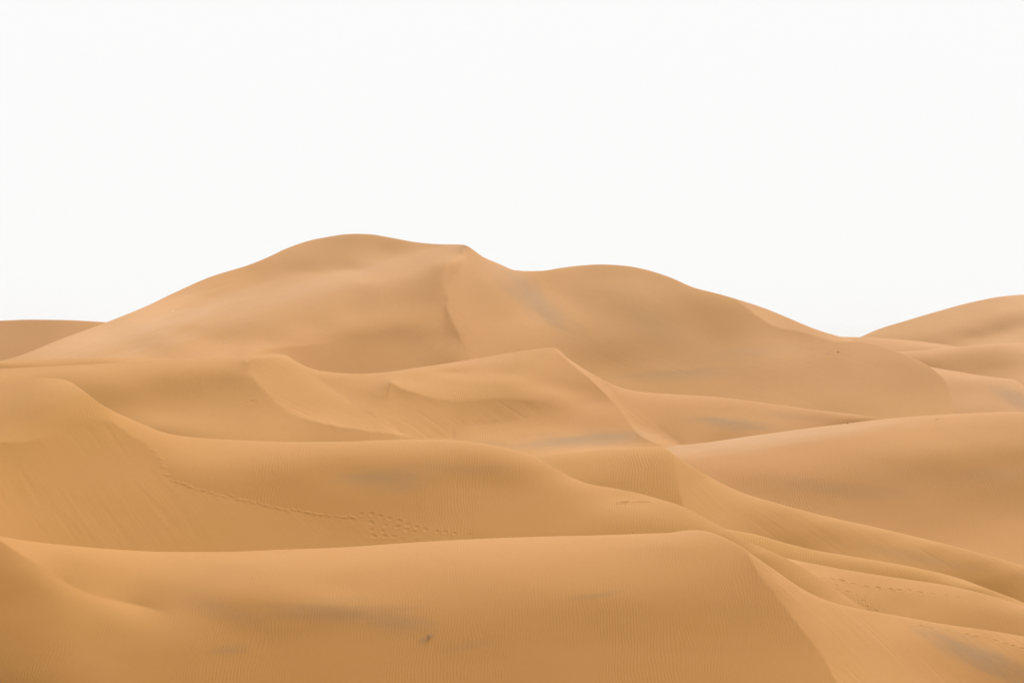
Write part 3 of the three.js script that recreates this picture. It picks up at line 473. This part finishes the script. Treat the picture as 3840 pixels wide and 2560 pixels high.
dune('front', {
  label: 'foreground dune across the whole bottom, pale level crest, dark rippled front and a sharp pale slip face at right',
  x0: -90, x1: 3930, dx: 3.5, rows: 170, dist: 80, seed: 14, follow: 0, lean: -0.06, rippleHeight: 0.0062, rose: 0.05, rough: 0.02, ripple: 0.13,
  crest: [[-90, 1990], [0, 2011], [110, 2029], [274, 2047], [466, 2062], [631, 2069], [823, 2069], [1042, 2061], [1280, 2052], [1499, 2037], [1774, 2021], [2048, 2011], [2267, 2006], [2432, 2000], [2503, 1998], [2560, 1990], [2593, 1987], [2642, 1991], [2697, 2008], [2768, 2043], [2807, 2069], [2889, 2125], [2971, 2183], [3043, 2226], [3081, 2243], [3136, 2262], [3218, 2282], [3383, 2311], [3547, 2341], [3712, 2364], [3840, 2386], [3930, 2402]],
  depth: [[-90, 88], [600, 86], [1500, 84.5], [2500, 82], [2807, 80], [3218, 77.5], [3840, 73], [3930, 72]],
  bottom: [[-90, 2680], [3930, 2680]],
  tones: [[30, 2030, 215], [130, 2060, 218], [300, 2070, 221], [200, 2120, 213], [300, 2110, 208], [300, 2180, 198], [600, 2085, 224], [600, 2130, 224], [600, 2180, 219], [600, 2240, 216], [600, 2320, 217], [600, 2420, 198], [600, 2550, 191], [600, 2660, 191], [900, 2082, 230], [900, 2130, 219], [900, 2200, 211], [900, 2260, 194], [900, 2330, 187], [900, 2450, 189], [900, 2550, 188], [900, 2660, 188], [1280, 2067, 224], [1280, 2110, 220], [1280, 2170, 209], [1280, 2240, 210], [1280, 2300, 189], [1280, 2400, 190], [1280, 2550, 190], [1700, 2042, 224], [1700, 2080, 220], [1700, 2150, 210], [1700, 2220, 202], [1700, 2280, 196], [1700, 2340, 190], [1700, 2450, 187], [1700, 2550, 188], [1700, 2660, 188], [2200, 2025, 222], [2200, 2060, 219], [2200, 2120, 210], [2200, 2190, 205], [2200, 2240, 194], [2200, 2300, 187], [2200, 2420, 189], [2200, 2550, 190], [2500, 2015, 221], [2500, 2060, 209], [2500, 2150, 203], [2500, 2220, 194], [2500, 2300, 188], [2500, 2550, 190], [2500, 2660, 190], [2700, 2030, 208], [2700, 2090, 201], [2700, 2170, 195], [2700, 2300, 187], [2700, 2550, 192], [2850, 2300, 189], [2950, 2500, 195], [3100, 2600, 195]],
  regions: [
    { name: 'side_face', lean: -0.2, leanFade: [120, 460], trust: 2.5, blend: 4, fade: [420, 660], poly: [[-300, 2018], [0, 2026], [55, 2064], [137, 2115], [219, 2166], [274, 2202], [351, 2233], [439, 2254], [548, 2276], [640, 2300], [760, 2420], [860, 2560], [960, 2900], [-300, 2900]],
      tones: [[-60, 2060, 190], [30, 2080, 193], [140, 2124, 205], [215, 2172, 207], [280, 2210, 211], [350, 2240, 212], [30, 2150, 191], [20, 2300, 192], [20, 2500, 190], [20, 2620, 182], [170, 2640, 185], [140, 2160, 198], [150, 2205, 194], [150, 2280, 196], [150, 2400, 195], [150, 2540, 193], [300, 2268, 203], [350, 2320, 204], [350, 2400, 202], [350, 2540, 200], [400, 2262, 216], [480, 2275, 224], [560, 2292, 230], [500, 2330, 211], [600, 2340, 216], [600, 2420, 205], [600, 2550, 191], [750, 2450, 197], [800, 2560, 189], [300, 2700, 188]] },
    { name: 'slip_face', lean: 0.6, trust: 1.8, blend: 4, streak: [0.66, 0.75], relief: 0.13, jag: 3, poly: [[2795, 1900], [2807, 2078], [2845, 2155], [2911, 2232], [2977, 2320], [3026, 2380], [3081, 2451], [3100, 2479], [3114, 2512], [3141, 2560], [3230, 2760], [3300, 3000], [4200, 3000], [4200, 1900]],
      tones: [[2820, 2085, 206], [2870, 2145, 200], [2910, 2150, 213], [2950, 2210, 202], [3000, 2215, 212], [3000, 2270, 204], [3100, 2260, 213], [3100, 2320, 208], [3100, 2410, 203], [3200, 2400, 207], [3200, 2500, 209], [3300, 2305, 212], [3300, 2350, 214], [3300, 2450, 209], [3350, 2550, 212], [3450, 2330, 215], [3450, 2370, 211], [3450, 2460, 204], [3550, 2350, 215], [3550, 2400, 206], [3550, 2480, 199], [3700, 2370, 211], [3700, 2420, 208], [3700, 2480, 198], [3830, 2395, 215], [3830, 2440, 204], [3830, 2490, 194], [3830, 2550, 186], [3600, 2545, 198], [3500, 2545, 206], [3700, 2660, 195], [3350, 2680, 210]] },
  ],
  dents: TAIL_STEPS.map(([x, y], i) => step(x, y, 13, 4, 0.02, i + 1, 0.25)),
  lags: [[1250, 2290, 330, 46, 0.02, 0.6], [1480, 2330, 140, 50, 0.1, 0.55], [840, 2290, 210, 50, 0.3, 0.28], [1602, 2392, 42, 15, -0.5, 0.8], [860, 2440, 90, 26, -0.1, 0.45], [3680, 2470, 260, 55, 0.42, 0.95], [2230, 2234, 110, 12, -0.15, 0.5], [1760, 2420, 120, 20, -0.2, 0.25]],
});

// ---------------------------------------------------------------- small things lying on the sand
const M = {
  straw: new THREE.MeshStandardMaterial({ color: new THREE.Color().setRGB(0.72, 0.5, 0.29), roughness: 0.7 }),
  bark: new THREE.MeshStandardMaterial({ color: new THREE.Color().setRGB(0.10, 0.065, 0.035), roughness: 0.9 }),
  pale: new THREE.MeshStandardMaterial({ color: new THREE.Color().setRGB(0.74, 0.56, 0.44), roughness: 0.8 }),
  brown: new THREE.MeshStandardMaterial({ color: new THREE.Color().setRGB(0.16, 0.1, 0.055), roughness: 0.9 }),
};
function mesh(name, geo, mat, parent) { const m = new THREE.Mesh(geo, mat); m.name = name; m.castShadow = m.receiveShadow = true; (parent ?? scene).add(m); return m; }
function stick(points, r0, r1) {                           // bent, tapering stem
  const curve = new THREE.CatmullRomCurve3(points), g = new THREE.TubeGeometry(curve, 14, 1, 7), p = g.attributes.position, c = new THREE.Vector3(), v = new THREE.Vector3();
  for (let i = 0; i <= 14; i++) { curve.getPointAt(i / 14, c); const r = lerp(r0, r1, i / 14); for (let j = 0; j <= 7; j++) { const k = i * 8 + j; v.fromBufferAttribute(p, k).sub(c).multiplyScalar(r * (1 + 0.15 * vnoise(i * 0.7, j * 0.9))).add(c); p.setXYZ(k, v.x, v.y, v.z); } }
  g.computeVertexNormals(); return g;
}
const V = (x, y, z) => new THREE.Vector3(x, y, z);
function stone(key, x, y, size, mat, seed, label, category = 'stone') { // uneven weathered lump, half sunk
  const g = new THREE.IcosahedronGeometry(1, 3), p = g.attributes.position, v = new THREE.Vector3();
  for (let i = 0; i < p.count; i++) { v.fromBufferAttribute(p, i); const k = 1 + 0.28 * vnoise(v.x * 1.7 + seed * 7.3, v.y * 1.7 + v.z * 1.3 + seed) + 0.12 * vnoise(v.x * 4 + seed, v.z * 4 + v.y * 3); p.setXYZ(i, v.x * k * size, v.y * k * size * 0.6, v.z * k * size * 0.8); }
  g.computeVertexNormals();
  const m = mesh(numbered('stone'), g, mat); m.position.copy(dunes[key].point(x, y)); m.position.y += size * 0.18; m.rotation.y = seed;
  return tag(m, label, category);
}
function twig(key, x, y, len, mat, dir, label) {           // main stem with a side shoot
  const t = new THREE.Group(); t.name = numbered('twig'); scene.add(t); t.position.copy(dunes[key].point(x, y));
  const r = len * 0.075, d = V(dir[0], dir[1], dir[2]).normalize();
  const at = (a, up, side) => d.clone().multiplyScalar(a * len).add(V(0, up * len, side * len));
  mesh('stem', stick([at(-0.5, -0.06, 0), at(-0.2, 0.03, 0.02), at(0.15, 0.05, 0), at(0.5, 0.1, -0.03)], r, r * 0.5), mat, t);
  mesh('side_shoot', stick([at(0.05, 0.05, 0), at(0.18, 0.14, 0.1), at(0.22, 0.26, 0.16)], r * 0.6, r * 0.25), mat, t);
  return tag(t, label, 'twig');
}
twig('left_near', 2312, 1886, 0.26, M.straw, [0.8, 0.5, 0.1], 'pale straw-coloured stick with a wind-scoured groove, lying below the golden crest of the footprint dune');
twig('mid', 928, 1507, 0.25, M.bark, [1, 0.1, 0], 'tiny dark twig alone on the left face of the pointed middle dune');
twig('great', 3143, 1320, 0.75, M.bark, [1, 0.05, 0], 'dark twig beside a pale one high on the right end of the tallest dune');
twig('great', 3103, 1323, 0.8, M.pale, [1, 0.25, 0], 'bleached pale twig left of a dark one on the right end of the tallest dune');
twig('right_near', 3512, 1574, 0.4, M.bark, [1, 0.1, 0], 'dark twig just under the pale crest of the broad right dune');
stone('great', 646, 1167, 0.2, M.pale, 1, 'whitish stone trailing a thin groove on the long left slope of the tallest dune');
stone('great', 841, 1284, 0.22, M.pale, 2, 'whitish stone on the low fold at the foot of the tallest dune\'s left slope');
stone('great', 1457, 970, 0.13, M.pale, 3, 'tiny whitish stone high below the summit of the tallest dune');
stone('mid', 695, 1346, 0.08, M.pale, 4, 'tiny pale stone on the golden crest of the middle dune at left');
stone('right_near', 3187, 1588, 0.09, M.pale, 5, 'pale stone on the skyline of the broad right dune beside a brown one');
stone('right_near', 3180, 1588, 0.08, M.brown, 6, 'brown stone on the skyline of the broad right dune touching a pale one');
stone('right_near', 2725, 1666, 0.09, M.pale, 7, 'pale stone on the left part of the broad right dune\'s pale top');
{ // withered tuft in the foreground dune's front
  const t = new THREE.Group(); t.name = 'dry_tuft'; scene.add(t); t.position.copy(dunes.front.point(1610, 2390));
  const r = rng(5);
  for (let i = 0; i < 11; i++) {
    const a = r() * 6.3, l = 0.05 + r() * 0.06, o = 0.03 + r() * 0.07;
    mesh('blade', stick([V(Math.cos(a) * 0.02, -0.03, Math.sin(a) * 0.02), V(Math.cos(a) * o * 0.6, l * 0.5, Math.sin(a) * o * 0.6), V(Math.cos(a) * o * 1.6, l * (0.8 + 0.2 * r()), Math.sin(a) * o * 1.6)], 0.009, 0.003), i % 2 ? M.straw : M.brown, t);
  }
  tag(t, 'small withered dark tuft in grey sand on the front of the foreground dune', 'grass tuft');
}

renderer.render(scene, camera);
